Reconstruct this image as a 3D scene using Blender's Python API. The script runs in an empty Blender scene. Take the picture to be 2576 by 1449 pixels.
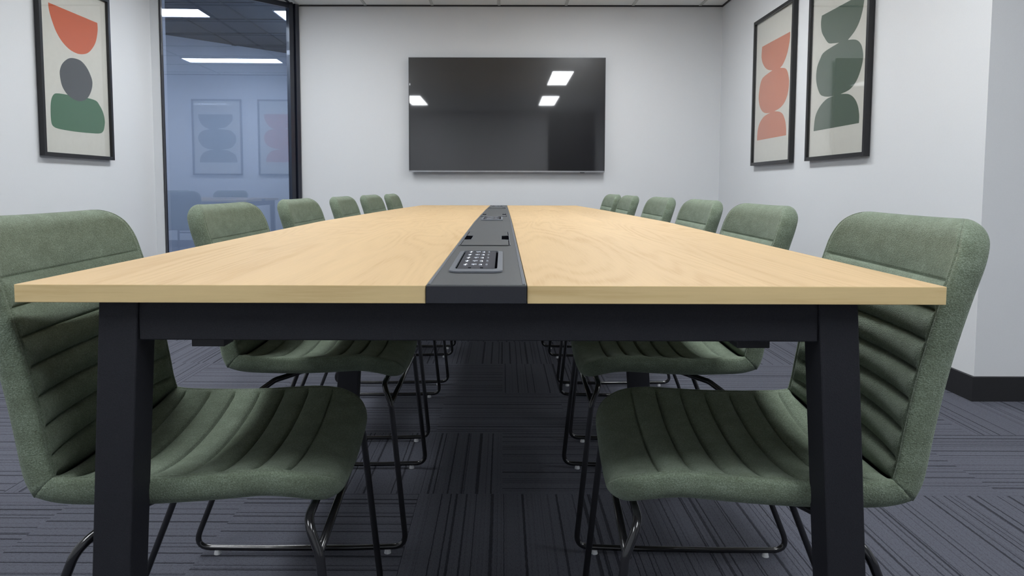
import bpy, bmesh, math, random
from mathutils import Vector, Matrix
D=bpy.data; SC=bpy.context.scene; COL=SC.collection
random.seed(7)
PI=math.pi

# ------------------------------------------------------------------ helpers
def tag(o,label=None,cat=None,group=None,kind=None):
    if label: o['label']=label
    if cat: o['category']=cat
    if group: o['group']=group
    if kind: o['kind']=kind
    return o
def mesh_obj(name,verts,faces,mat,parent=None,smooth=False,bevel=0,mats=None,fm=None):
    me=D.meshes.new(name); me.from_pydata([tuple(v) for v in verts],[],faces); me.update()
    bm=bmesh.new(); bm.from_mesh(me); bmesh.ops.recalc_face_normals(bm,faces=bm.faces); bm.to_mesh(me); bm.free()
    o=D.objects.new(name,me); COL.objects.link(o)
    for m in (mats or [mat]): me.materials.append(m)
    if fm:
        for p,i in zip(me.polygons,fm): p.material_index=i
    if smooth:
        for p in me.polygons: p.use_smooth=True
    if bevel:
        b=o.modifiers.new('bevel','BEVEL'); b.width=bevel; b.segments=2; b.limit_method='ANGLE'; b.angle_limit=math.radians(35)
    if parent: o.parent=parent
    return o
class MB:
    def __init__(s): s.v=[]; s.f=[]
    def add(s,v,f):
        n=len(s.v); s.v+= [tuple(a) for a in v]; s.f+=[tuple(i+n for i in q) for q in f]; return s
    def box(s,x0,x1,y0,y1,z0,z1):
        return s.add([(x0,y0,z0),(x1,y0,z0),(x1,y1,z0),(x0,y1,z0),(x0,y0,z1),(x1,y0,z1),(x1,y1,z1),(x0,y1,z1)],
          [(0,3,2,1),(4,5,6,7),(0,1,5,4),(1,2,6,5),(2,3,7,6),(3,0,4,7)])
    def hexa(s,bot,top):
        return s.add(list(bot)+list(top),[(0,3,2,1),(4,5,6,7),(0,1,5,4),(1,2,6,5),(2,3,7,6),(3,0,4,7)])
    def prism(s,pts,f0,f1):
        # pts 2D outline, f0/f1 map (a,b)->3D
        n=len(pts); v=[f0(*p) for p in pts]+[f1(*p) for p in pts]
        f=[tuple(range(n-1,-1,-1)),tuple(range(n,2*n))]+[(i,(i+1)%n,n+(i+1)%n,n+i) for i in range(n)]
        return s.add(v,f)
    def cyl(s,c,r,z0,z1,n=16,r2=None):
        r2=r if r2 is None else r2
        v=[(c[0]+r*math.cos(2*PI*i/n),c[1]+r*math.sin(2*PI*i/n),z0) for i in range(n)]+[(c[0]+r2*math.cos(2*PI*i/n),c[1]+r2*math.sin(2*PI*i/n),z1) for i in range(n)]
        return s.add(v,[tuple(range(n-1,-1,-1)),tuple(range(n,2*n))]+[(i,(i+1)%n,n+(i+1)%n,n+i) for i in range(n)])
    def tube(s,path,r,n=10,closed=False):
        P=[Vector(p) for p in path]; rings=[]; prev=None
        for i,p in enumerate(P):
            t=((P[min(i+1,len(P)-1)]-P[max(i-1,0)])).normalized()
            if prev is None:
                a=Vector((0,0,1)) if abs(t.z)<.9 else Vector((1,0,0)); u=t.cross(a).normalized()
            else: u=(prev-t*prev.dot(t)).normalized()
            w=t.cross(u); prev=u
            rings.append([p+r*(u*math.cos(2*PI*k/n)+w*math.sin(2*PI*k/n)) for k in range(n)])
        v=[q for rg in rings for q in rg]; f=[]
        for i in range(len(P)-1):
            for k in range(n): f.append((i*n+k,i*n+(k+1)%n,(i+1)*n+(k+1)%n,(i+1)*n+k))
        f.append(tuple(range(n-1,-1,-1))); f.append(tuple(range((len(P)-1)*n,len(P)*n)))
        return s.add(v,f)
    def build(s,name,mat,parent=None,**k): return mesh_obj(name,s.v,s.f,mat,parent,**k)
def fillet(pts,r,seg=6):
    P=[Vector(p) for p in pts]; out=[P[0]]
    for i in range(1,len(P)-1):
        a,b,c=P[i-1],P[i],P[i+1]; rr=r if not isinstance(r,(list,tuple)) else r[i-1]
        u=(a-b).normalized(); w=(c-b).normalized(); ang=u.angle(w)
        d=min(rr/math.tan(ang/2),(a-b).length*.48,(c-b).length*.48)
        p0=b+u*d; p1=b+w*d
        for k in range(seg+1):
            t=k/seg; out.append(p0*(1-t)**2+b*2*t*(1-t)+p1*t*t)
    out.append(P[-1]); return out
def empty(name,loc=(0,0,0),rz=0):
    o=D.objects.new(name,None); COL.objects.link(o); o.location=loc; o.rotation_euler=(0,0,rz); o.empty_display_size=.1
    return o

# ------------------------------------------------------------------ materials
def new_mat(name):
    m=D.materials.new(name); m.use_nodes=True; nt=m.node_tree
    return m,nt,nt.nodes['Principled BSDF'],nt.nodes['Material Output']
def N(nt,t,**k):
    n=nt.nodes.new(t)
    for a,b in k.items():
        if a=='inp':
            for i,v in b.items(): n.inputs[i].default_value=v
        else: setattr(n,a,b)
    return n
def M(nt,op,a,b=None,c=None):
    n=nt.nodes.new('ShaderNodeMath'); n.operation=op
    for i,x in enumerate((a,b,c)):
        if x is None: continue
        if isinstance(x,(int,float)): n.inputs[i].default_value=x
        else: nt.links.new(x,n.inputs[i])
    return n.outputs[0]
def ramp(nt,fac,stops):
    r=nt.nodes.new('ShaderNodeValToRGB'); el=r.color_ramp.elements
    while len(el)<len(stops): el.new(.5)
    for e,(p,c) in zip(el,stops): e.position=p; e.color=(*c,1) if len(c)==3 else c
    nt.links.new(fac,r.inputs[0]); return r.outputs[0]
def bump(nt,h,bsdf,strength,dist):
    b=nt.nodes.new('ShaderNodeBump'); b.inputs['Strength'].default_value=strength; b.inputs['Distance'].default_value=dist
    nt.links.new(h,b.inputs['Height']); nt.links.new(b.outputs[0],bsdf.inputs['Normal']); return b
def coords(nt,kind='Object',scale=None):
    tc=nt.nodes.new('ShaderNodeTexCoord'); o=tc.outputs[kind]
    if scale:
        mp=nt.nodes.new('ShaderNodeMapping'); mp.inputs['Scale'].default_value=scale; nt.links.new(o,mp.inputs[0]); o=mp.outputs[0]
    return o
def noise(nt,vec,scale,detail=2,rough=.5,dim='3D',dist=0):
    n=nt.nodes.new('ShaderNodeTexNoise'); n.noise_dimensions=dim
    n.inputs['Scale'].default_value=scale; n.inputs['Detail'].default_value=detail; n.inputs['Roughness'].default_value=rough; n.inputs['Distortion'].default_value=dist
    if vec is not None: nt.links.new(vec,n.inputs['W' if dim=='1D' else 'Vector'])
    return n.outputs[0]
def plain(name,col,rough=.5,metal=0,coat=0,spec=.5,nscale=0,namp=.05,bstr=0):
    m,nt,b,o=new_mat(name)
    b.inputs['Roughness'].default_value=rough; b.inputs['Metallic'].default_value=metal
    b.inputs['Coat Weight'].default_value=coat; b.inputs['Specular IOR Level'].default_value=spec
    if nscale:
        f=noise(nt,coords(nt),nscale,3)
        c=ramp(nt,f,[(.3,[x*(1-namp) for x in col]),(.7,[min(1,x*(1+namp)) for x in col])]); nt.links.new(c,b.inputs['Base Color'])
        if bstr: bump(nt,f,b,bstr,.002)
    else: b.inputs['Base Color'].default_value=(*col,1)
    return m
MAT={}
MAT['wall']=plain('white_wall_paint',(.70,.71,.725),.75,nscale=260,namp=.012,bstr=.06)
MAT['wall_back']=plain('back_wall_paint',(.72,.73,.75),.8,nscale=200,namp=.02,bstr=.05)
MAT['wall_blue']=plain('neighbour_wall_paint',(.62,.66,.72),.8,nscale=200,namp=.02,bstr=.05)
MAT['black_paint']=plain('black_satin_paint',(.012,.012,.014),.55,nscale=300,namp=.2,bstr=.05)
MAT['steel']=plain('black_powder_coated_steel',(.0135,.014,.019),.62,spec=.35,nscale=900,namp=.25,bstr=.25)
MAT['channel']=plain('dark_grey_channel',(.085,.089,.092),.36,spec=.6,nscale=700,namp=.1,bstr=.08)
MAT['channel_front']=plain('black_channel_end',(.020,.021,.028),.55,nscale=700,namp=.1)
MAT['tube']=plain('black_gloss_tube',(.012,.012,.014),.22,coat=.4,nscale=80,namp=.1)
MAT['alu']=plain('dark_blue_anodised_frame',(.014,.017,.028),.32,metal=.0,coat=.3,nscale=40,namp=.05)
MAT['module']=plain('grey_plastic_surround',(.13,.14,.16),.35,nscale=400,namp=.05)
MAT['module_dark']=plain('dark_plastic_insert',(.045,.047,.058),.3,nscale=400,namp=.1)
MAT['hole']=plain('black_recess',(.003,.003,.004),.9,spec=.0,nscale=100,namp=.1)
MAT['chrome']=plain('pale_socket_contact',(.6,.62,.68),.25,metal=.6,nscale=200,namp=.1)
MAT['glide']=plain('translucent_glide',(.65,.66,.68),.3,nscale=100,namp=.05)
MAT['frame']=plain('black_picture_frame',(.010,.010,.012),.35,nscale=150,namp=.2)
MAT['paper']=plain('cream_art_paper',(.60,.58,.54),.85,nscale=30,namp=.02)
MAT['orange']=plain('orange_print',(.54,.115,.052),.8,nscale=400,namp=.05)
MAT['salmon']=plain('salmon_orange_print',(.52,.175,.105),.8,nscale=400,namp=.05)
MAT['charcoal_print']=plain('charcoal_print',(.062,.068,.08),.8,nscale=400,namp=.05)
MAT['green_print']=plain('green_print',(.045,.135,.075),.8,nscale=400,namp=.05)
MAT['sage_print']=plain('sage_green_print',(.080,.112,.087),.8,nscale=400,namp=.05)
MAT['bezel']=plain('tv_black_bezel',(.01,.01,.012),.3,nscale=50,namp=.05)
MAT['silver']=plain('tv_silver_edge',(.35,.36,.38),.35,metal=.8,nscale=50,namp=.05)
MAT['ceiltile']=plain('ceiling_tile',(.80,.82,.80),.9,nscale=120,namp=.04,bstr=.2)
MAT['ceiltile_dimmed']=plain('dimmed_ceiling_tile',(.11,.115,.13),.9,nscale=150,namp=.18,bstr=.2)  # dimness of the neighbouring office is darkened into the tile colour
MAT['tbar']=plain('ceiling_grid_bar',(.5,.52,.5),.6,nscale=50,namp=.03)
MAT['tbar_dimmed']=plain('dimmed_ceiling_grid_bar',(.035,.037,.045),.6,nscale=50,namp=.03)  # grid bars darkened in colour too, for the dim neighbouring ceiling
MAT['housing']=plain('light_housing_white',(.7,.7,.7),.5,nscale=50,namp=.02)
# tv screen
m,nt,b,o=new_mat('tv_screen_glass'); b.inputs['Base Color'].default_value=(.006,.006,.008,1); b.inputs['Roughness'].default_value=.03
b.inputs['Specular IOR Level'].default_value=1.0; b.inputs['Coat Weight'].default_value=.6; b.inputs['Coat Roughness'].default_value=.28
f=noise(nt,coords(nt),1.5,1); bump(nt,f,b,.06,.01); MAT['screen']=m
# light diffuser
def emit(name,col,st):
    m,nt,b,o=new_mat(name); b.inputs['Base Color'].default_value=(.8,.8,.8,1)
    b.inputs['Emission Color'].default_value=(*col,1); 
    g=nt.nodes.new('ShaderNodeLayerWeight'); g.inputs[0].default_value=.5
    cs=M(nt,'SUBTRACT',1.0,g.outputs['Facing'])
    nt.links.new(M(nt,'MULTIPLY',M(nt,'MULTIPLY_ADD',cs,.35,.65),st),b.inputs['Emission Strength']); return m
MAT['diff']=emit('lit_diffuser',(.93,.97,1.0),31.0)
MAT['diff2']=emit('lit_diffuser_next_room',(.85,.93,1.0),22.0)
# tinted partition glass
def glassmat(name,tint,fac_lo,fac_hi,gl=(1,1,1),rough=0.0):
    m=D.materials.new(name); m.use_nodes=True; nt=m.node_tree; nt.nodes.clear()
    out=nt.nodes.new('ShaderNodeOutputMaterial'); mix=nt.nodes.new('ShaderNodeMixShader')
    tr=nt.nodes.new('ShaderNodeBsdfTransparent'); tr.inputs[0].default_value=(*tint,1)
    g=nt.nodes.new('ShaderNodeBsdfGlossy'); g.inputs['Color'].default_value=(*gl,1); g.inputs['Roughness'].default_value=rough
    lw=nt.nodes.new('ShaderNodeLayerWeight'); lw.inputs[0].default_value=.5
    f=M(nt,'MULTIPLY_ADD',M(nt,'POWER',lw.outputs['Facing'],5.0),fac_hi,fac_lo)
    n=noise(nt,coords(nt),3,1); f=M(nt,'ADD',f,M(nt,'MULTIPLY',n,.004))
    nt.links.new(f,mix.inputs[0]); nt.links.new(tr.outputs[0],mix.inputs[1]); nt.links.new(g.outputs[0],mix.inputs[2]); nt.links.new(mix.outputs[0],out.inputs[0])
    return m
MAT['glass']=glassmat('blue_tinted_glass',(.78,.82,.90),.115,.8,(.80,.88,1.0))
MAT['picglass']=glassmat('picture_glass',(.98,.985,.98),.022,.9)

# carpet: ashlar tiles 0.483 m, quarter turned, irregular grooves
m,nt,b,o=new_mat('charcoal_carpet_tile'); T=.483
tc=nt.nodes.new('ShaderNodeTexCoord'); sx=nt.nodes.new('ShaderNodeSeparateXYZ'); nt.links.new(tc.outputs['Object'],sx.inputs[0])
X,Y=sx.outputs[0],sx.outputs[1]
yr=M(nt,'DIVIDE',M(nt,'SUBTRACT',Y,1.90),T); row=M(nt,'FLOOR',yr)
par=M(nt,'FLOORED_MODULO',row,2.0)
xr_=M(nt,'DIVIDE',M(nt,'MULTIPLY_ADD',par,.5*T,X),T); colm=M(nt,'FLOOR',xr_)
hs=M(nt,'FRACT',M(nt,'MULTIPLY',M(nt,'SINE',M(nt,'ADD',M(nt,'MULTIPLY_ADD',row,2.56,M(nt,'MULTIPLY',colm,7.28)),4.02)),13.7))
isV=M(nt,'GREATER_THAN',hs,.5)
# coordinate across the grooves
mixc=M(nt,'ADD',M(nt,'MULTIPLY',isV,X),M(nt,'MULTIPLY',M(nt,'SUBTRACT',1.0,isV),Y))
alongc=M(nt,'ADD',M(nt,'MULTIPLY',isV,Y),M(nt,'MULTIPLY',M(nt,'SUBTRACT',1.0,isV),X))
seedc=M(nt,'MULTIPLY_ADD',hs,37.0,M(nt,'MULTIPLY',row,5.3))
wv=M(nt,'ADD',mixc,seedc)
wob=noise(nt,coords(nt),60,2); wv2=M(nt,'MULTIPLY_ADD',wob,.003,wv)
ln=noise(nt,wv2,70,2,.6,'1D'); ln2=noise(nt,wv2,150,1,.5,'1D')
gro=ramp(nt,ln,[(.36,(0,0,0)),(.43,(1,1,1))])
cmb=nt.nodes.new('ShaderNodeCombineXYZ'); nt.links.new(M(nt,'MULTIPLY',mixc,1.0),cmb.inputs[0]); nt.links.new(M(nt,'MULTIPLY',alongc,.25),cmb.inputs[1])
brk=noise(nt,cmb.outputs[0],420,2,.7)
fib=noise(nt,coords(nt),380,3,.85)
tot=M(nt,'MULTIPLY',M(nt,'MULTIPLY_ADD',gro,.62,.34),M(nt,'MULTIPLY_ADD',brk,1.3,.35))
tot=M(nt,'MULTIPLY',tot,M(nt,'MULTIPLY_ADD',fib,2.1,-.05)); tot=M(nt,'MULTIPLY',tot,M(nt,'MULTIPLY_ADD',ln2,.5,.75))
c=ramp(nt,tot,[(0,(.008,.008,.011)),(.35,(.037,.039,.051)),(1,(.140,.145,.180))]); nt.links.new(c,b.inputs['Base Color'])
b.inputs['Roughness'].default_value=.95; b.inputs['Specular IOR Level'].default_value=.2
bump(nt,tot,b,.7,.004); MAT['carpet']=m

# oak veneer
def oak(name,tone,seed,horizontal=False):
    m,nt,b,o=new_mat(name)
    tc=nt.nodes.new('ShaderNodeTexCoord')
    mp=nt.nodes.new('ShaderNodeMapping'); nt.links.new(tc.outputs['Object'],mp.inputs[0])
    mp.inputs['Location'].default_value=(seed*3.1,seed*1.7,seed)
    mp.inputs['Scale'].default_value=(.35,3,9) if horizontal else (5.0,.6,2)
    f=noise(nt,mp.outputs[0],1.0,2,.45,dist=.35)
    rings=M(nt,'SINE',M(nt,'MULTIPLY',f,150.0))
    rings=M(nt,'MULTIPLY_ADD',rings,.5,.5)
    mp2=nt.nodes.new('ShaderNodeMapping'); nt.links.new(tc.outputs['Object'],mp2.inputs[0]); mp2.inputs['Scale'].default_value=(14,260,260) if horizontal else (260,9,50)
    mp2.inputs['Location'].default_value=(seed,seed*2,0)
    fine=noise(nt,mp2.outputs[0],1.0,3,.6)
    mp3=nt.nodes.new('ShaderNodeMapping'); nt.links.new(tc.outputs['Object'],mp3.inputs[0]); mp3.inputs['Scale'].default_value=(1.2,20,20) if horizontal else (12,.9,3)
    mp3.inputs['Location'].default_value=(seed*5,0,seed)
    band=noise(nt,mp3.outputs[0],1.0,2,.5)
    mask=noise(nt,coords(nt),2.2,1)
    v=M(nt,'MULTIPLY',rings,M(nt,'MULTIPLY',mask,.34)); v=M(nt,'ADD',v,M(nt,'MULTIPLY',fine,.45)); v=M(nt,'ADD',v,M(nt,'MULTIPLY',band,.5))
    c=ramp(nt,v,[(.25,[x*1.10 for x in tone]),(.6,tone),(.95,(tone[0]*.80,tone[1]*.72,tone[2]*.62))]); nt.links.new(c,b.inputs['Base Color'])
    b.inputs['Roughness'].default_value=.6; b.inputs['Specular IOR Level'].default_value=.22
    bump(nt,fine,b,.05,.001); return m
OT=(.535,.375,.205)
MAT['oak']=[oak('oak_veneer_%d'%i,[x*k for x in OT],i*1.37+.6) for i,k in enumerate((1.0,.97,1.02,.93,.985,.95))]
MAT['oak_edge']=oak('oak_edge_band',(.70,.53,.275),4.4,True)

# green woven upholstery
m,nt,b,o=new_mat('green_woven_fabric'); oc=coords(nt)
w1=noise(nt,coords(nt,scale=(450,700,450)),1,2,.6); w2=noise(nt,coords(nt,scale=(420,200,700)),1,2,.6)
mott=noise(nt,oc,35,3,.6); vv=nt.nodes.new('ShaderNodeTexVoronoi'); vv.inputs['Scale'].default_value=520; nt.links.new(oc,vv.inputs['Vector'])
h=M(nt,'ADD',M(nt,'MULTIPLY',w1,.6),M(nt,'MULTIPLY',w2,.6)); h=M(nt,'SUBTRACT',h,M(nt,'MULTIPLY',vv.outputs[0],.35))
mott2=noise(nt,coords(nt,scale=(14,14,55)),1,3,.6)
cv=M(nt,'ADD',M(nt,'MULTIPLY',h,.8),M(nt,'MULTIPLY_ADD',M(nt,'ADD',mott,mott2),.30,-.21))
c=ramp(nt,cv,[(.02,(.060,.068,.042)),(.42,(.142,.175,.125)),(.85,(.30,.37,.29))]); nt.links.new(c,b.inputs['Base Color'])
b.inputs['Roughness'].default_value=.95; b.inputs['Specular IOR Level'].default_value=.15
b.inputs['Sheen Weight'].default_value=.25; b.inputs['Sheen Roughness'].default_value=.5; b.inputs['Sheen Tint'].default_value=(.75,.85,.75,1)
bump(nt,h,b,.55,.0022); MAT['fabric']=m

# ------------------------------------------------------------------ key dimensions (camera stands over x=0,y=0)
H=.8839; ZC=H+1.633; YW=6.186; XR=1.967; XL=-2.747; YCOL=2.782; YB=-1.62; XFAR=4.2
GA=(-1.865,YW); GANG=math.radians(44.0); GL=1.17
GB=(GA[0]-math.sin(GANG)*GL, GA[1]-math.cos(GANG)*GL)

def struct(o): o['kind']='structure'; return o
# floor + ceiling
struct(MB().box(-7,XFAR+.1,YB-.1,10.5,-.1,0).build('floor',MAT['carpet']))
def ceiling(name,pts,z,mt,ms,bars,zb=.1):
    o=MB().prism(pts,lambda x,y:(x,y,z),lambda x,y:(x,y,z+zb)).build(name,mt)
    return struct(o)
ceil=ceiling('ceiling',[(XL,YB),(XFAR,YB),(XFAR,YCOL),(XR,YCOL),(XR,YW),(GA[0],YW),(GB[0],GB[1]),(XL,GB[1])],ZC,MAT['ceiltile'],0,0)
g=MB()
for k in range(-8,12):
    x=.56+.6*k-.0
    if XL<x<XFAR:
        g.box(x-.012,x+.012,YB,(YW-.002 if GA[0]<x<XR else (YCOL if x>=XR else (GB[1] if x<GB[0] else GB[1]+(x-GB[0])))),ZC-.006,ZC+.001)
for k in range(-3,5):
    y=5.28-1.2*k+.0
    if YB<y<YW: g.box(XL if y<5.3 else -1.8,XR if y>YCOL else XFAR,y-.012,y+.012,ZC-.006,ZC+.001)
o=g.build('ceiling_grid',MAT['tbar'],ceil)
# walls
def wall(name,p,q,th,mat,z0=0,z1=ZC+.1,parent=None):
    # th>0 : thickness to the right of p->q
    a=Vector(p);c=Vector(q);d=(c-a).normalized();n=Vector((d.y,-d.x))*th
    P=[a,c,c+n,a+n]
    return mesh_obj(name,[(x.x,x.y,z0) for x in P]+[(x.x,x.y,z1) for x in P],[(0,3,2,1),(4,5,6,7),(0,1,5,4),(1,2,6,5),(2,3,7,6),(3,0,4,7)],mat,parent)
struct(wall('wall_back',(XR,YW),(GA[0]-.0,YW),.12,MAT['wall']))
struct(wall('wall_right',(XR,YCOL),(XR,YW+.12),.10,MAT['wall']))
struct(wall('wall_right_recess',(XR+.1,YCOL),(XFAR+.1,YCOL),-.10,MAT['wall']))
struct(wall('wall_right_side',(XFAR,YB),(XFAR,YCOL),.10,MAT['wall']))
struct(wall('wall_left',(XL,YB),(XL,GB[1]-.006),-.10,MAT['wall']))
struct(wall('wall_rear',(XL-.1,YB),(XFAR+.1,YB),.10,MAT['wall_back']))
# baseboards
def base(name,p,q,s):
    return struct(wall(name,p,q,s,MAT['black_paint'],0,.103))
base('baseboard_right',(XR,YCOL-.014),(XR,YW),-.014)
base('baseboard_right_recess',(XR+.0,YCOL),(XFAR,YCOL),.014)
base('baseboard_left',(XL,YB),(XL,GB[1]-.02),.014)
base('baseboard_back',(XR-.014,YW),(GA[0]+.03,YW),-.014)
base('baseboard_rear',(XL,YB),(XFAR,YB),-.014)
# black shadow line at ceiling
t=MB()
t.box(GA[0],XR,YW-.012,YW,ZC-.012,ZC-.0005); t.box(XR-.012,XR,YCOL,YW-.012,ZC-.012,ZC-.0005); t.box(XL,XL+.012,YB,GB[1],ZC-.012,ZC-.0005)
struct(t.build('trim_1',MAT['black_paint']))
# rear door (dark) seen only in reflections
dr=empty('door_1',(1.38,YB+.0,0)); struct(dr)
MB().box(-.43,.43,.0,.04,0,2.44).build('door_panel',MAT['steel'],dr)
MB().box(-.47,-.43,0,.06,0,2.48).box(.43,.47,0,.06,0,2.48).box(-.43,.43,0,.06,2.44,2.48).build('door_frame',MAT['alu'],dr)

# glazed corner partition : local x along glass from right post to left, y = towards room
w=empty('window_1',(GA[0],GA[1],0)); struct(w)
w.rotation_euler=(0,0,PI/2-GANG+PI)      # local +x points along the glass (to the left, nearer)
# local +x = (-sin, -cos)
def wb(x0,x1,y0,y1,z0,z1,mb=None): return (mb or MB()).box(x0,x1,y0,y1,z0,z1)
fr=MB(); fr.box(.0,.035,-.03,.05,0,ZC-.001).box(.045,.085,-.03,.03,0,ZC-.001).box(.03,.05,-.03,.012,0,ZC-.001)
fr.box(GL-.012,GL,-.03,.03,0,ZC-.001).box(.085,GL-.012,-.03,.03,ZC-.045,ZC-.001).box(.085,GL-.012,-.03,.03,0,.06)
fr.build('window_frame',MAT['alu'],w,bevel=.002)
MB().box(.085,GL-.012,-.004,.004,.06,ZC-.045).build('glass_pane',MAT['glass'],w)
# light end jamb between wall and glass
struct(mesh_obj('trim_2',*(lambda P:([(a,b_,0) for a,b_ in P]+[(a,b_,ZC) for a,b_ in P],[(0,3,2,1),(4,5,6,7),(0,1,5,4),(1,2,6,5),(2,3,7,6),(3,0,4,7)]))([(XL-.1,GB[1]-.005),(GB[0]-.004,GB[1]-.005),(GB[0]-.004,GB[1]+.10),(XL-.1,GB[1]+.10)]),MAT['wall']))
# neighbouring office behind the glass
DW0=(-4.9,6.12); DW1=(-1.83,9.19)
struct(wall('wall_neighbour_far',DW0,DW1,-.1,MAT['wall_blue']))
struct(wall('wall_neighbour_right',(GA[0]+.001,YW+.12),(GA[0]+.001,9.2),.1,MAT['wall_blue']))
struct(wall('wall_neighbour_left',(XL-.1,GB[1]+.1),(DW0[0],DW0[1]+.02),.1,MAT['wall_blue']))
c2=ceiling('ceiling_neighbour',[(XL-.1,GB[1]+.1),(GB[0]-.004,GB[1]+.1),(GB[0]+.02,GB[1]+.05),(GA[0]-.03,YW+.02),(GA[0],YW+.12),(GA[0],9.16),(DW0[0],DW0[1])],ZC,MAT['ceiltile_dimmed'],0,0)
g=MB()
for k in range(4): g.box(-4.0+.0,-1.87,6.1+.6*k-.01,6.1+.6*k+.01,ZC-.006,ZC+.001)
for k in range(5): g.box(-4.3+.6*k-.01,-4.3+.6*k+.01,6.0,8.6,ZC-.006,ZC+.001)
g.build('ceiling_grid',MAT['tbar_dimmed'],c2)

# ------------------------------------------------------------------ ceiling lights
def light_panel(x,y,label,mat='diff',wx=.29,wy=1.19,z=ZC,grp='ceiling light panels over the meeting room'):
    e=empty('ceiling_light',(x,y,z)); tag(e,label,'ceiling light',grp)
    MB().box(-wx/2-.012,wx/2+.012,-wy/2-.012,-wy/2,-.012,-.0005).box(-wx/2-.012,wx/2+.012,wy/2,wy/2+.012,-.012,-.0005)\
      .box(-wx/2-.012,-wx/2,-wy/2,wy/2,-.012,-.0005).box(wx/2,wx/2+.012,-wy/2,wy/2,-.012,-.0005).build('trim_frame',MAT['housing'],e)
    MB().box(-wx/2,wx/2,-wy/2,wy/2,-.008,-.001).build('diffuser',MAT[mat],e)
LX=(.82,-1.58)
rows=[(4.66,'over the far end of the table'),(2.30,'over the near end of the table'),(-.10,'above the camera position')]
for y,t in rows:
    for x,s in zip(LX,('right','left')):
        light_panel(x,y,'%s-hand long white ceiling light panel %s'%(s,t))
light_panel(3.2,.6,'added unseen light panel lighting the recess on the right')  # added out of view to light the recess wall
light_panel(-1.98,7.0,'white ceiling light panel beyond the tinted glass',mat='diff2',wx=.28,wy=1.3,grp='ceiling light beyond the glass')
light_panel(-4.1,6.75,'added light panel brightening the neighbouring office, hidden by the left wall',mat='diff2',wx=.28,wy=.9,grp='ceiling light beyond the glass')  # added out of sight to brighten the room behind the glass

# ------------------------------------------------------------------ television
tv=empty('television',(0.02,YW-.066,1.0)); tag(tv,'large black flat screen television hung on the white end wall','television')
tx0,tx1,tz0,tz1=-.848-.02,.9135-.02,H+.1438-1.0,H+1.1591-1.0
MB().box(tx0+.004,tx1-.004,0,.03,tz0+.004,tz1-.004).box(tx0+.12,tx1-.12,.03,.052,tz0+.05,tz1-.15).build('housing',MAT['bezel'],tv,bevel=.003)
bz=MB(); q=.006
bz.box(tx0,tx1,-.004,.012,tz1-q,tz1).box(tx0,tx0+q,-.004,.012,tz0,tz1-q).box(tx1-q,tx1,-.004,.012,tz0,tz1-q).build('bezel',MAT['bezel'],tv)
MB().box(tx0,tx1,-.005,.012,tz0-.004,tz0+.009).build('bottom_trim',MAT['silver'],tv)
MB().box(tx0+q,tx1-q,-.0015,.004,tz0+.009,tz1-q).build('screen',MAT['screen'],tv)
MB().box(tx1-.22,tx1-.18,-.002,.012,tz0-.010,tz0-.004).build('sensor',MAT['bezel'],tv)
MB().box(-.25,.30,.03,.0585,tz0+.2,tz1-.25).build('wall_bracket',MAT['bezel'],tv)
tv.rotation_euler=(math.radians(-.28),0,math.radians(-.9*0))

# ------------------------------------------------------------------ framed prints
def smooth_outline(P,corners=(),seg=5):
    # Catmull-Rom through points, sharp at indices in corners
    n=len(P); out=[]
    for i in range(n):
        p0,p1,p2,p3=P[i-1],P[i],P[(i+1)%n],P[(i+2)%n]
        if i in corners: p0=p1
        if (i+1)%n in corners: p3=p2
        for k in range(seg):
            t=k/seg; t2=t*t;t3=t2*t
            out.append(tuple(.5*((2*p1[j])+(-p0[j]+p2[j])*t+(2*p0[j]-5*p1[j]+4*p2[j]-p3[j])*t2+(-p0[j]+3*p1[j]-3*p2[j]+p3[j])*t3) for j in (0,1)))
    return out
def framed(label,xwall,side,y0,y1,z0,z1,arts,d=.035,fw=.023,xart=None):
    # side=-1: hung on the right wall facing -x ; +1: on left wall facing +x
    yc=(y0+y1)/2; e=empty('framed_print',(xwall,yc,z0)); tag(e,label,'framed picture','framed abstract prints')
    s=side; hw=(y1-y0)/2; hh=z1-z0
    def X(a): return s*a
    def bx(mb,a0,a1,b0,b1,c0,c1): mb.box(min(X(a0),X(a1)),max(X(a0),X(a1)),b0,b1,c0,c1)
    f=MB(); g0=.004
    bx(f,g0,d,-hw,-hw+fw,0,hh);bx(f,g0,d,hw-fw,hw,0,hh);bx(f,g0,d,-hw+fw,hw-fw,0,fw);bx(f,g0,d,-hw+fw,hw-fw,hh-fw,hh)
    f.build('frame',MAT['frame'],e,bevel=.0008)
    p=MB(); bx(p,.003,d-.020,-hw+fw-.002,hw-fw+.002,fw-.002,hh-fw+.002); pp=p.build('mount_paper',MAT['paper'],e)
    gl=MB(); bx(gl,d-.010,d-.0075,-hw+fw,hw-fw,fw,hh-fw); gl.build('glass',MAT['picglass'],e)
    k=(abs(xwall)-(d-.020))/xart
    for nm,mt,pts,cor,lift in arts:
        P=[(a*k-yc,(H+(b_-H)*k)-z0) for a,b_ in pts]
        P=smooth_outline(P,cor)
        MB().prism(P,lambda a,b_:(X(d-.020+.0001),a,b_),lambda a,b_:(X(d-.020+lift),a,b_)).build(nm,MAT[mt],pp)
    return e
A=[(4.13,1.988),(4.622,1.984),(4.623,1.933),(4.599,1.858),(4.556,1.802),(4.502,1.761),(4.439,1.741),(4.378,1.737),(4.308,1.75),(4.242,1.784),(4.19,1.834),(4.151,1.903),(4.133,1.954)]
B=[(4.346,1.699),(4.292,1.683),(4.239,1.644),(4.213,1.597),(4.214,1.554),(4.23,1.506),(4.267,1.468),(4.324,1.442),(4.383,1.434),(4.433,1.442),(4.484,1.467),(4.526,1.519),(4.542,1.575),(4.525,1.619),(4.484,1.666),(4.424,1.697)]
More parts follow.
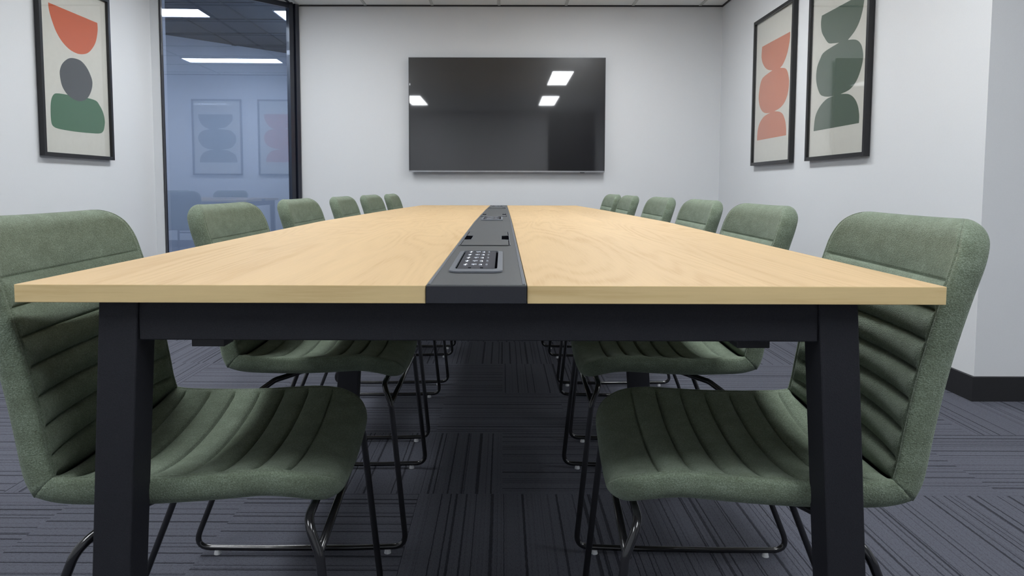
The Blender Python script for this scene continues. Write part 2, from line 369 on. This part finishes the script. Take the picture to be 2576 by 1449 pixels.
Cc=[(4.182,1.455),(4.296,1.460),(4.385,1.463),(4.484,1.466),(4.574,1.46),(4.612,1.436),(4.65,1.393),(4.667,1.339),(4.66,1.29),(4.642,1.26),(4.601,1.244),(4.495,1.238),(4.335,1.235),(4.186,1.239),(4.132,1.25),(4.114,1.277),(4.112,1.348),(4.121,1.405),(4.143,1.44)]
R1=[(5.194,1.95),(4.695,1.95),(4.696,1.903),(4.72,1.835),(4.756,1.785),(4.804,1.748),(4.848,1.733),(4.761,1.715),(4.719,1.684),(4.691,1.626),(4.693,1.569),(4.717,1.515),(4.764,1.475),(4.834,1.45),(4.929,1.438),(4.843,1.426),(4.779,1.402),(4.735,1.352),(4.715,1.3),(4.711,1.250),(5.248,1.250),(5.239,1.325),(5.201,1.380),(5.121,1.420),(5.002,1.436),(5.087,1.442),(5.159,1.465),(5.21,1.508),(5.236,1.566),(5.23,1.62),(5.206,1.68),(5.153,1.717),(4.984,1.739),(5.052,1.753),(5.111,1.776),(5.168,1.818),(5.2,1.868),(5.2,1.913)]
R2=[(4.235,1.942),(3.746,1.942),(3.745,1.903),(3.76,1.849),(3.788,1.798),(3.836,1.757),(3.906,1.725),(3.82,1.708),(3.767,1.676),(3.741,1.632),(3.735,1.586),(3.756,1.531),(3.797,1.478),(3.866,1.442),(3.968,1.430),(3.878,1.417),(3.816,1.388),(3.774,1.343),(3.754,1.288),(3.753,1.243),(4.296,1.243),(4.289,1.3),(4.272,1.344),(4.219,1.39),(4.136,1.423),(4.044,1.430),(4.121,1.435),(4.176,1.445),(4.224,1.464),(4.265,1.514),(4.285,1.569),(4.277,1.635),(4.24,1.68),(4.187,1.713),(4.007,1.731),(4.069,1.741),(4.137,1.756),(4.193,1.802),(4.231,1.846),(4.244,1.9)]
framed('tall black framed print on the left wall: orange half round, charcoal oval, green block',XL,1,4.012,4.735,H+.184,H+.184+1.1,
  [('orange_shape','orange',A,(0,1),.0006),('green_shape','green_print',Cc,(),.0006),('charcoal_shape','charcoal_print',B,(),.0010)],xart=2.735)
framed('tall black framed print with stacked orange shapes, on the right wall nearer the television',XR,-1,4.598,5.316,H+.174,H+.174+1.1,
  [('orange_shape','salmon',R1,(0,1,6,14,19,20,24,32),.0006)],xart=1.955)
framed('black framed print of stacked dark green shapes, on the right wall nearer the camera',XR,-1,3.648,4.366,H+.174,H+.174+1.1,
  [('green_shape','sage_print',R2,(0,1,6,14,19,20,25,34),.0006)],xart=1.955)

# ------------------------------------------------------------------ meeting table
TX=-.0304; TY=.8622; TL=1.4731; HW=.6; SCX=-.034; SW=.0645
zs=[H-.1257,H-.1257+.0084,H-.1257+.0006,H-.1257-.0124]
def ztop(y):
    t=(y-TY)/TL; i=min(2,max(0,int(t))); return zs[i]+(zs[i+1]-zs[i])*(t-i)
tb=empty('meeting_table',(TX,TY+1.5*TL,0)); tag(tb,'long pale oak meeting table with black centre power channel and black steel legs','table')
OFF=Vector((TX,TY+1.5*TL,0))
def tbuild(mb,name,mat,parent=tb,**k):
    mb.v=[tuple(Vector(v)-OFF) for v in mb.v]; return mb.build(name,mat,parent,**k)
TH=.0235
def slab(x0,x1,y0,y1,dz0=0,th=TH,mb=None):
    mb=mb or MB(); a,b_=ztop(y0+1e-5),ztop(y1-1e-5)
    return mb.hexa([(x0,y0,a-th+dz0),(x1,y0,a-th+dz0),(x1,y1,b_-th+dz0),(x0,y1,b_-th+dz0)],[(x0,y0,a+dz0),(x1,y0,a+dz0),(x1,y1,b_+dz0),(x0,y1,b_+dz0)])
seamL=TX-HW+.215; seamR=TX+HW-.225
for i in range(3):
    y0=TY+i*TL+(.0006 if i else 0); y1=TY+(i+1)*TL-(.0006 if i<2 else 0)
    for s,(x0,x1) in enumerate(((TX-HW,SCX-SW-.001),(SCX+SW+.001,TX+HW))):
        mb=MB(); xs=(seamL if s==0 else seamR)
        a,b_=ztop(y0+1e-5),ztop(y1-1e-5)
        V=[(x,y,z) for (y,z) in ((y0,a),(y1,b_)) for x in (x0,xs,x1)]; V+=[(x,y,z-TH) for (x,y,z) in V]
        F=[(0,1,4,3),(1,2,5,4),(6,9,10,7),(7,10,11,8),(0,6,7,1),(1,7,8,2),(3,4,10,9),(4,5,11,10),(0,3,9,6),(2,8,11,5)]
        k=(i*2+s)
        mi=[0,1,2,2,2,2,2,2,2,2]
        V=[tuple(Vector(v)-OFF) for v in V]
        inner=MAT['oak'][(2*i+s)%3]; outer=MAT['oak'][3+(i+s)%3] if i else MAT['oak'][(s*4+1)%6]
        mats=[outer,inner,MAT['oak_edge']] if s==0 else [inner,outer,MAT['oak_edge']]
        mesh_obj('tabletop_panel',V,F,None,tb,mats=mats,fm=mi,bevel=.0008)
# cable channel per section with module and flap
layout=[(( .112,.41),(.545,.93)),((.05,.36),(.42,.82)),((.85,1.15),(.25,.62))]
for i in range(3):
    y0=TY+i*TL+(.0008 if i else -.001); y1=TY+(i+1)*TL-.0008
    dz=.0012
    (ma,mb_),(fa,fb)=layout[i]; ma+=y0;mb_+=y0;fa+=y0;fb+=y0
    ch=MB()
    slab(SCX-SW,SCX+SW,y0,y1,dz,.0225,ch)
    a=ztop(y0+1e-5)
    chan=tbuild(ch,'cable_channel',MAT['channel'],bevel=.0012)
    # side edge strips
    if i==0:
        e=MB().box(SCX-SW,SCX+SW,y0-.0015,y0+.0002,a-.0225,a-.001); tbuild(e,'channel_end_cap',MAT['channel_front'])
    g=MB()
    for sx in (-1,1): slab(SCX+sx*(SW-.0035)-.0016,SCX+sx*(SW-.0035)+.0016,y0+.001,y1,dz+.0010,.0012,g)
    g.v=[tuple(Vector(v)-OFF) for v in g.v]; g.build('edge_trim',MAT['module'],chan)
    # flap : plate with two notches, outlined by a groove
    fw=.050; nt0=fa+(fb-fa)*.32; nt1=fa+(fb-fa)*.66
    cx=SCX-.004
    hl=MB()
    slab(cx-fw-.0022,cx+fw+.0022,fa+.012,fb+.0015,dz+.0003,.0006,hl); hl.v=[tuple(Vector(v)-OFF) for v in hl.v]
    hl.build('flap_recess',MAT['hole'],chan)
    P=[(-fw,fa),(fw,fa),(fw,nt0),(fw-.017,nt0+.008),(fw-.017,nt1-.008),(fw,nt1),(fw,fb),(-fw,fb),(-fw,nt1),(-fw+.017,nt1-.008),(-fw+.017,nt0+.008),(-fw,nt0)]
    fl=MB().prism(P,lambda a_,b_:(cx+a_,b_,ztop(b_)+dz+.0006),lambda a_,b_:(cx+a_,b_,ztop(b_)+dz+.0022))
    fl.v=[tuple(Vector(v)-OFF) for v in fl.v]; fl.build('cable_flap',MAT['channel'],chan,bevel=.0004)
    rim=MB()
    for sx in (-1,1):
        path=[(cx+sx*(fw-.012),fb+.003),(cx+sx*(fw+.003),fb+.003),(cx+sx*(fw+.003),fa)]
        rim.tube([(x,y,ztop(y)+dz+.0012) for x,y in path],.0011,6)
        path=[(cx+sx*(fw+.001),nt1),(cx+sx*(fw-.016),nt1-.008),(cx+sx*(fw-.016),nt0+.008),(cx+sx*(fw+.001),nt0)]
        rim.tube([(x,y,ztop(y)+dz+.0022) for x,y in path],.0009,6)
    rim.v=[tuple(Vector(v)-OFF) for v in rim.v]; rim.build('flap_edge',MAT['module'],chan)
    # power module
    def rrect(hx,y0_,y1_,r,n=6):
        out=[]
        for (sx,sy,cx_,cy_) in ((1,1,hx-r,y1_-r),(-1,1,-hx+r,y1_-r),(-1,-1,-hx+r,y0_+r),(1,-1,hx-r,y0_+r)):
            a0={(1,1):0,(-1,1):PI/2,(-1,-1):PI,(1,-1):1.5*PI}[(sx,sy)]
            for k in range(n+1): out.append((cx_+r*math.cos(a0+k/n*PI/2),cy_+r*math.sin(a0+k/n*PI/2)))
        return out
    mx=SCX-.006; O_=rrect(.0395,ma,mb_,.016); I_=rrect(.0315,ma+.018,mb_-.010,.010); n=len(O_)
    V=[]
    for (P_,h_) in ((O_,.0006),(O_,.0030),(I_,.0042),(I_,.0010)): V+=[(mx+x,y,ztop(y)+dz+h_) for x,y in P_]
    F=[(r*n+j,r*n+(j+1)%n,(r+1)*n+(j+1)%n,(r+1)*n+j) for r in range(3) for j in range(n)]
    rg=MB().add(V,F); rg.v=[tuple(Vector(v)-OFF) for v in rg.v]; rg.build('power_module_surround',MAT['module'],chan,smooth=False)
    hb=MB().prism(I_,lambda x,y:(mx+x,y,ztop(y)+dz+.0004),lambda x,y:(mx+x,y,ztop(y)+dz+.0012)); hb.v=[tuple(Vector(v)-OFF) for v in hb.v]; hb.build('module_gap',MAT['hole'],chan)
    K_=rrect(.0280,ma+.024,mb_-.013,.009)
    ib=MB().prism(K_,lambda x,y:(mx-.0005+x,y,ztop(y)+dz+.0012),lambda x,y:(mx-.0005+x,y,ztop(y)+dz+.0036)); nib=len(ib.f)
    so=MB(); sl=MB()
    rowsn=5 if i==0 else 3
    for r in range(rowsn):
        yy=ma+.072+(mb_-ma-.105)*r/(rowsn-1)
        zz=ztop(yy)+dz+.0036
        if i==0:
            # round contact, curved contact and bar marks of each socket row
            so.cyl((mx+.0050,yy),.0030,zz-.0004,zz+.0016,10,.0022)
            so.tube([(mx+.011+.0045*math.cos(t_),yy+.006*math.sin(t_),zz+.0006) for t_ in [(-.9+1.8*j/6) for j in range(7)]],.0011,6)
            so.tube([(mx-.009,yy+.003,zz+.0004),(mx-.001,yy+.004,zz+.0004)],.0009,6); so.tube([(mx-.006,yy-.006,zz+.0003),(mx-.006,yy+.003,zz+.0003)],.0007,6)
            so.tube([(mx-.0165+.0045*math.cos(t_),yy+.006*math.sin(t_),zz+.0004) for t_ in [(1.2+3.4*j/8) for j in range(9)]],.0008,6)
        else:
            so.tube([(mx-.02,yy,zz+.0004),(mx+.004,yy,zz+.0004)],.0009,6); so.tube([(mx+.010,yy,zz+.0004),(mx+.02,yy,zz+.0004)],.0009,6)
    if i==0:
        for sx in (-.010,.008): 
            yy=ma+.034; zz=ztop(yy)+dz+.0036; sl.box(mx+sx-.0022,mx+sx+.0022,yy-.003,yy+.003,zz-.001,zz+.0004)
    ib.add(so.v,so.f); nso=len(so.f); ib.add(sl.v,sl.f)
    ib.v=[tuple(Vector(v)-OFF) for v in ib.v]; mesh_obj('power_module',ib.v,ib.f,None,chan,mats=[MAT['module_dark'],MAT['chrome'],MAT['hole']],fm=[0]*nib+[1]*nso+[2]*len(sl.f))
# steel underframe
LT=.728; LW=.026
def leg(xt,xb,y,name='leg',wx=LW,wy=.024,zt=None):
    zt=zt or ztop(y)-TH-.0005
    m_=MB().hexa([(xb-wx,y-wy,0.004),(xb+wx,y-wy,0.004),(xb+wx,y+wy,0.004),(xb-wx,y+wy,0.004)],[(xt-wx,y-wy,zt),(xt+wx,y-wy,zt),(xt+wx,y+wy,zt),(xt-wx,y+wy,zt)])
    return tbuild(m_,name,MAT['steel'],bevel=.002)
for i in range(4):
    y=TY+i*TL; y=y+.043 if i==0 else (y-.043 if i==3 else y)
    wx=LW if i in (0,3) else .036
    leg(-.507,-.552,y,wx=wx); leg(.441,.489,y,wx=wx)
    zb=ztop(y)-TH-.0005
    tbuild(MB().box(-.507+wx-.002,.441-wx+.002,y-.0205,y+.0205,zb-.0535,zb),'crossbeam',MAT['steel'],bevel=.0015)
    for x in (-.553,.490): tbuild(MB().cyl((x,y),.018,0,.006,14),'levelling_foot',MAT['hole'])
for x in (-.395,.335):
    for i in range(3):
        ya=TY+i*TL+(.068 if i==0 else .025); yb=TY+(i+1)*TL-(.068 if i==2 else .025)
        z0,z1=ztop(ya)-TH-.001,ztop(yb)-TH-.001
        m_=MB().hexa([(x-.02,ya,z0-.05),(x+.02,ya,z0-.05),(x+.02,yb,z1-.05),(x-.02,yb,z1-.05)],[(x-.02,ya,z0),(x+.02,ya,z0),(x+.02,yb,z1),(x-.02,yb,z1)])
        tbuild(m_,'rail',MAT['steel'])
    # clamp block below the near crossbeam
    zb=ztop(TY+.05)-TH-.0540
    tbuild(MB().box(x-.022,x+.022,TY+.030,TY+.062,zb-.0105,zb-.0002),'clamp_block',MAT['frame'],bevel=.001)

# ------------------------------------------------------------------ chairs  (local: +x = seat front, y = across, origin on the floor)
W=.222
def lerp(a,b,t): return a+(b-a)*t
def build_chair():
    root=empty('side_chair')
    lean=math.radians(11.5); bu=Vector((-math.sin(lean),0,math.cos(lean))); bn=Vector((math.cos(lean),0,math.sin(lean)))
    crease=Vector((-.192,0,.449))         # centre line crease (dish adds at the edges)
    # --- station lists: (Pt, Pb, dish vector, halfwidth, thickscale, roll offset vec)
    def dish(v,D): return D*min(1.15,(abs(v)/W))**2.1
    def ring(Pt,Pb,dv,w,roll,rn,Dd,edge):
        k=min(1.0,w/W)
        vs=[]; nv=13
        tv=[-1+2*j/(2*nv) for j in range(2*nv+1)]
        pts=[]
        T=(Pb-Pt)
        # top face left->right
        wt=w-.014
        def ds(v): return dv*dish(v,Dd)
        def P(v,kk,off=0.0): return Pt+T*kk+ds(v)+rn*off+Vector((0,v,0))
        for t_ in tv:
            v=math.sin(t_*PI/2*.92)/math.sin(PI/2*.92)*wt
            fade=min(1,max(0,(wt-abs(v))/.014)); fade=fade*fade*(3-2*fade)
            pts.append(P(v,0,roll*fade))
        side=[(w-.0115,.10),(w-.0085,.015),(w-.0035,.07),(w-.0005,.24),(w,.5),(w-.0012,.76),(w-.006,.93),(w-.014,1.0)]
        for (v,kk) in side: pts.append(P(v,kk))
        for j in range(1,8):
            v=lerp(w-.014,-(w-.014),j/8); pts.append(P(v,1.0))
        for (v,kk) in reversed(side): pts.append(P(-v,kk))
        return pts
    def skin(rings,name,root):
        n=len(rings[0]); V=[p for r in rings for p in r]; F=[]
        for i in range(len(rings)-1):
            for k in range(n): F.append((i*n+k,i*n+(k+1)%n,(i+1)*n+(k+1)%n,(i+1)*n+k))
        F.append(tuple(range(n-1,-1,-1))); F.append(tuple(range((len(rings)-1)*n,len(rings)*n)))
        return mesh_obj(name,V,F,MAT['fabric'],root,smooth=True)
    def rollh(s,edges,amp):
        for e_ in edges[1:-1]:
            if abs(s-e_)<.0011: return -.62*amp-.003
        for a,b_ in zip(edges,edges[1:]):
            if a<=s<=b_:
                t_=(s-a)/(b_-a)*2-1
                return amp*((1-abs(t_)**2.6)-.62)
        return -.62*amp
    # SEAT : s from crease forwards
    L=.425; edges=[0.0]+[.049*j for j in range(1,8)]+[.6]
    def seat_top(s):
        x=crease.x+s; u=(s-.30)/.125
        z=crease.z+ .000*s + (-.026*max(0,u)**2.2)
        z+= -.006*math.sin(min(1,s/.30)*PI)
        return Vector((x,0,z))
    th=.040
    st=[]; s=0.0; step=.0061
    ss=[]
    while s<L-.0305: ss.append(s); s+=step
    ss=[q for q in ss if min(abs(q-e_) for e_ in edges[1:-1])>.0035]
    for e_ in edges[1:-1]: ss+=[e_-.0025,e_-.001,e_+.001,e_+.0025]
    ss.sort()
    for j in range(13): ss.append(L-.03+.03*math.sin(j/12*PI/2))
    Rc=.075; rings=[]
    for s in ss:
        Pt=seat_top(min(s,L)); d=L-s
        w=W if d>Rc else W-Rc+math.sqrt(max(0,Rc*Rc-(Rc-d)**2))
        # slight narrowing to the front
        w-=.010*(s/L)**2
        e=.030; k=1 if d>e else math.sqrt(max(0.0,1-((e-d)/e)**2)); k=max(k,.12)
        slope=(seat_top(min(s+.004,L+.004))-seat_top(max(s-.004,0))).normalized(); n=Vector((-slope.z,0,slope.x))
        tt=min(1,s/.05); dv=Vector((lerp(.95,0,tt),0,1.0)); 
        mid=Pt-n*th/2; Pt2=mid+n*th/2*k; Pb=mid-n*th/2*k
        if s<.045:
            q=s/.045
            # bottom sweeps round the rear corner
            ang=(1-q)*PI/4*.9
            Pb=Pt+Vector((-math.sin(ang)*th*1.18,0,-math.cos(ang)*th*1.0)); 
        rings.append(ring(Pt2,Pb,dv,max(w,.02),rollh(s,edges,.0068)*k,n,.032,1))
    skin(rings,'seat',root)
    # BACKREST : s from crease upwards
    LB=.402; tb_=.043
    eb=[0,.046,.090,.134,.178,.222,.266,.310,.7]
    def back_top(s):
        base=crease+bu*s
        return base+bn*(.012*math.sin(min(1,s/LB)*PI))       # lumbar fullness
    ss=[]; s=0.0
    while s<LB-.0355: ss.append(s); s+=.0056
    ss=[q for q in ss if min(abs(q-e_) for e_ in eb[1:-1])>.0035]
    for e_ in eb[1:-1]: ss+=[e_-.0025,e_-.001,e_+.001,e_+.0025]
    ss.sort()
    for j in range(15): ss.append(LB-.035+.035*math.sin(j/14*PI/2))
    Rc=.075; rings=[]
    for s in ss:
        Pt=back_top(s); d=LB-s
        w=W if d>Rc else W-Rc+math.sqrt(max(0,Rc*Rc-(Rc-d)**2))
        w-=.006*(1-s/LB)*0
        e=.035; k=1 if d>e else math.sqrt(max(0.0,1-((e-d)/e)**2)); k=max(k,.12)
        tt=min(1,s/.05); dv=Vector((lerp(.95,bn.x,tt),0,lerp(1.0,bn.z,tt)))
        Dd=lerp(.032,.020,min(1,s/LB))
        mid=Pt-bn*tb_/2; Pt2=mid+bn*tb_/2*k; Pb=mid-bn*tb_/2*k
        if s<.045:
            q=s/.045; ang=lerp(PI/4*.9,PI/2,q)
            Pb=Pt+Vector((-math.sin(ang)*lerp(.0475,tb_,q),0,-math.cos(ang)*.042))
            Pb=Pb.lerp(Pt-bn*tb_,q)
        amp=.0098 if s<.31 else .0095
        rings.append(ring(Pt2,Pb,dv,max(w,.02),rollh(s,eb,amp)*k,bn,Dd,1))
    skin(rings,'backrest',root)
    # STEEL SLED FRAME
    r=.0068
    for sy in (-1,1):
        path=[(.185,sy*.10,.408),(.186,sy*.228,.408),(.205,sy*.240,.365),(.240,sy*.248,.016),(.10,sy*.248,.013),(-.10,sy*.248,.013),(-.272,sy*.248,.016),(-.125,sy*.238,.385),(-.085,sy*.20,.412),(-.02,sy*.10,.415)]
        pth=fillet(path,[.03,.05,.030,.3,.3,.030,.045,.03],7)
        MB().tube(pth,r,12).build('sled_leg',MAT['tube'],root,smooth=True)
    MB().tube([(.203,-.238,.362),(.203,.238,.362)],r*.95,12).build('front_crossbar',MAT['tube'],root,smooth=True)
    MB().tube([(-.02,-.12,.418),(-.02,.12,.418)],r,10).build('seat_support',MAT['tube'],root,smooth=True)
    MB().tube([(.185,-.11,.408),(.185,.11,.408)],r,10).build('seat_support',MAT['tube'],root,smooth=True)
    for sy in (-1,1):
        for x in (.195,-.215):
            MB().cyl((x,sy*.248),.0085,0,.010,12,.0065).build('glide',MAT['glide'],root,smooth=False)
    return root
proto=build_chair()
def copy_tree(o,parent=None):
    c=o.copy(); COL.objects.link(c)
    if parent: c.parent=parent
    for ch in list(o.children): copy_tree(ch,c)
    return c
ordw=['nearest the camera','second from the near end','third from the near end','fourth from the near end','fifth from the near end','farthest, beside the end wall']
YCH=[1.148,1.828,2.550,3.222,3.915,4.62]
lefts=[(-.482,4.5),(-.477,1.0),(-.500,1.0),(-.492,2.0),(-.495,-1.0),(-.490,1.0)]
rights=[(.398,-4.5),(.425,-1.5),(.478,-1.0),(.482,0.5),(.460,-1.0),(.478,1.0)]
first=True
for side,lst in (('left',lefts),('right',rights)):
    for k,(x,a) in enumerate(lst):
        c=proto if first else copy_tree(proto); first=False
        c.location=(x,YCH[k],0); c.rotation_euler=(0,0,(0 if side=='left' else PI)+math.radians(a))
        tag(c,'green ribbed sled chair on the %s table side, %s'%(side,ordw[k]),'chair','green chairs round the meeting table')

# ------------------------------------------------------------------ world, camera
wd=D.worlds.new('w'); SC.world=wd; wd.use_nodes=True; wd.node_tree.nodes['Background'].inputs[0].default_value=(.5,.55,.6,1); wd.node_tree.nodes['Background'].inputs[1].default_value=.1
cam=D.cameras.new('camera'); co=D.objects.new('camera',cam); COL.objects.link(co); SC.camera=co
cam.sensor_width=36; cam.lens=1700/2576*36; cam.clip_start=.02; cam.clip_end=60
cam.shift_x=(1288-1259.1855)/2576; cam.shift_y=-(724.5-584.4542)/2576
yaw,pitch,roll=-.0036,.066,.0023
# camera axes in world
cy,sy=math.cos(yaw),math.sin(yaw); cp,sp=math.cos(pitch),math.sin(pitch); cr,sr=math.cos(roll),math.sin(roll)
right=Vector((cy,-sy,0)); fwdh=Vector((sy,cy,0)); up0=Vector((0,0,1))
fwd=fwdh*cp-up0*sp; upv=fwdh*sp+up0*cp
R_=right*cr+upv*sr; U_=-right*sr+upv*cr
co.matrix_world=Matrix(((R_.x,U_.x,-fwd.x,0),(R_.y,U_.y,-fwd.y,0),(R_.z,U_.z,-fwd.z,H),(0,0,0,1)))
vs=SC.view_settings; vs.view_transform='Standard'; vs.look='None'; vs.exposure=0.10; vs.gamma=1; vs.use_curve_mapping=False
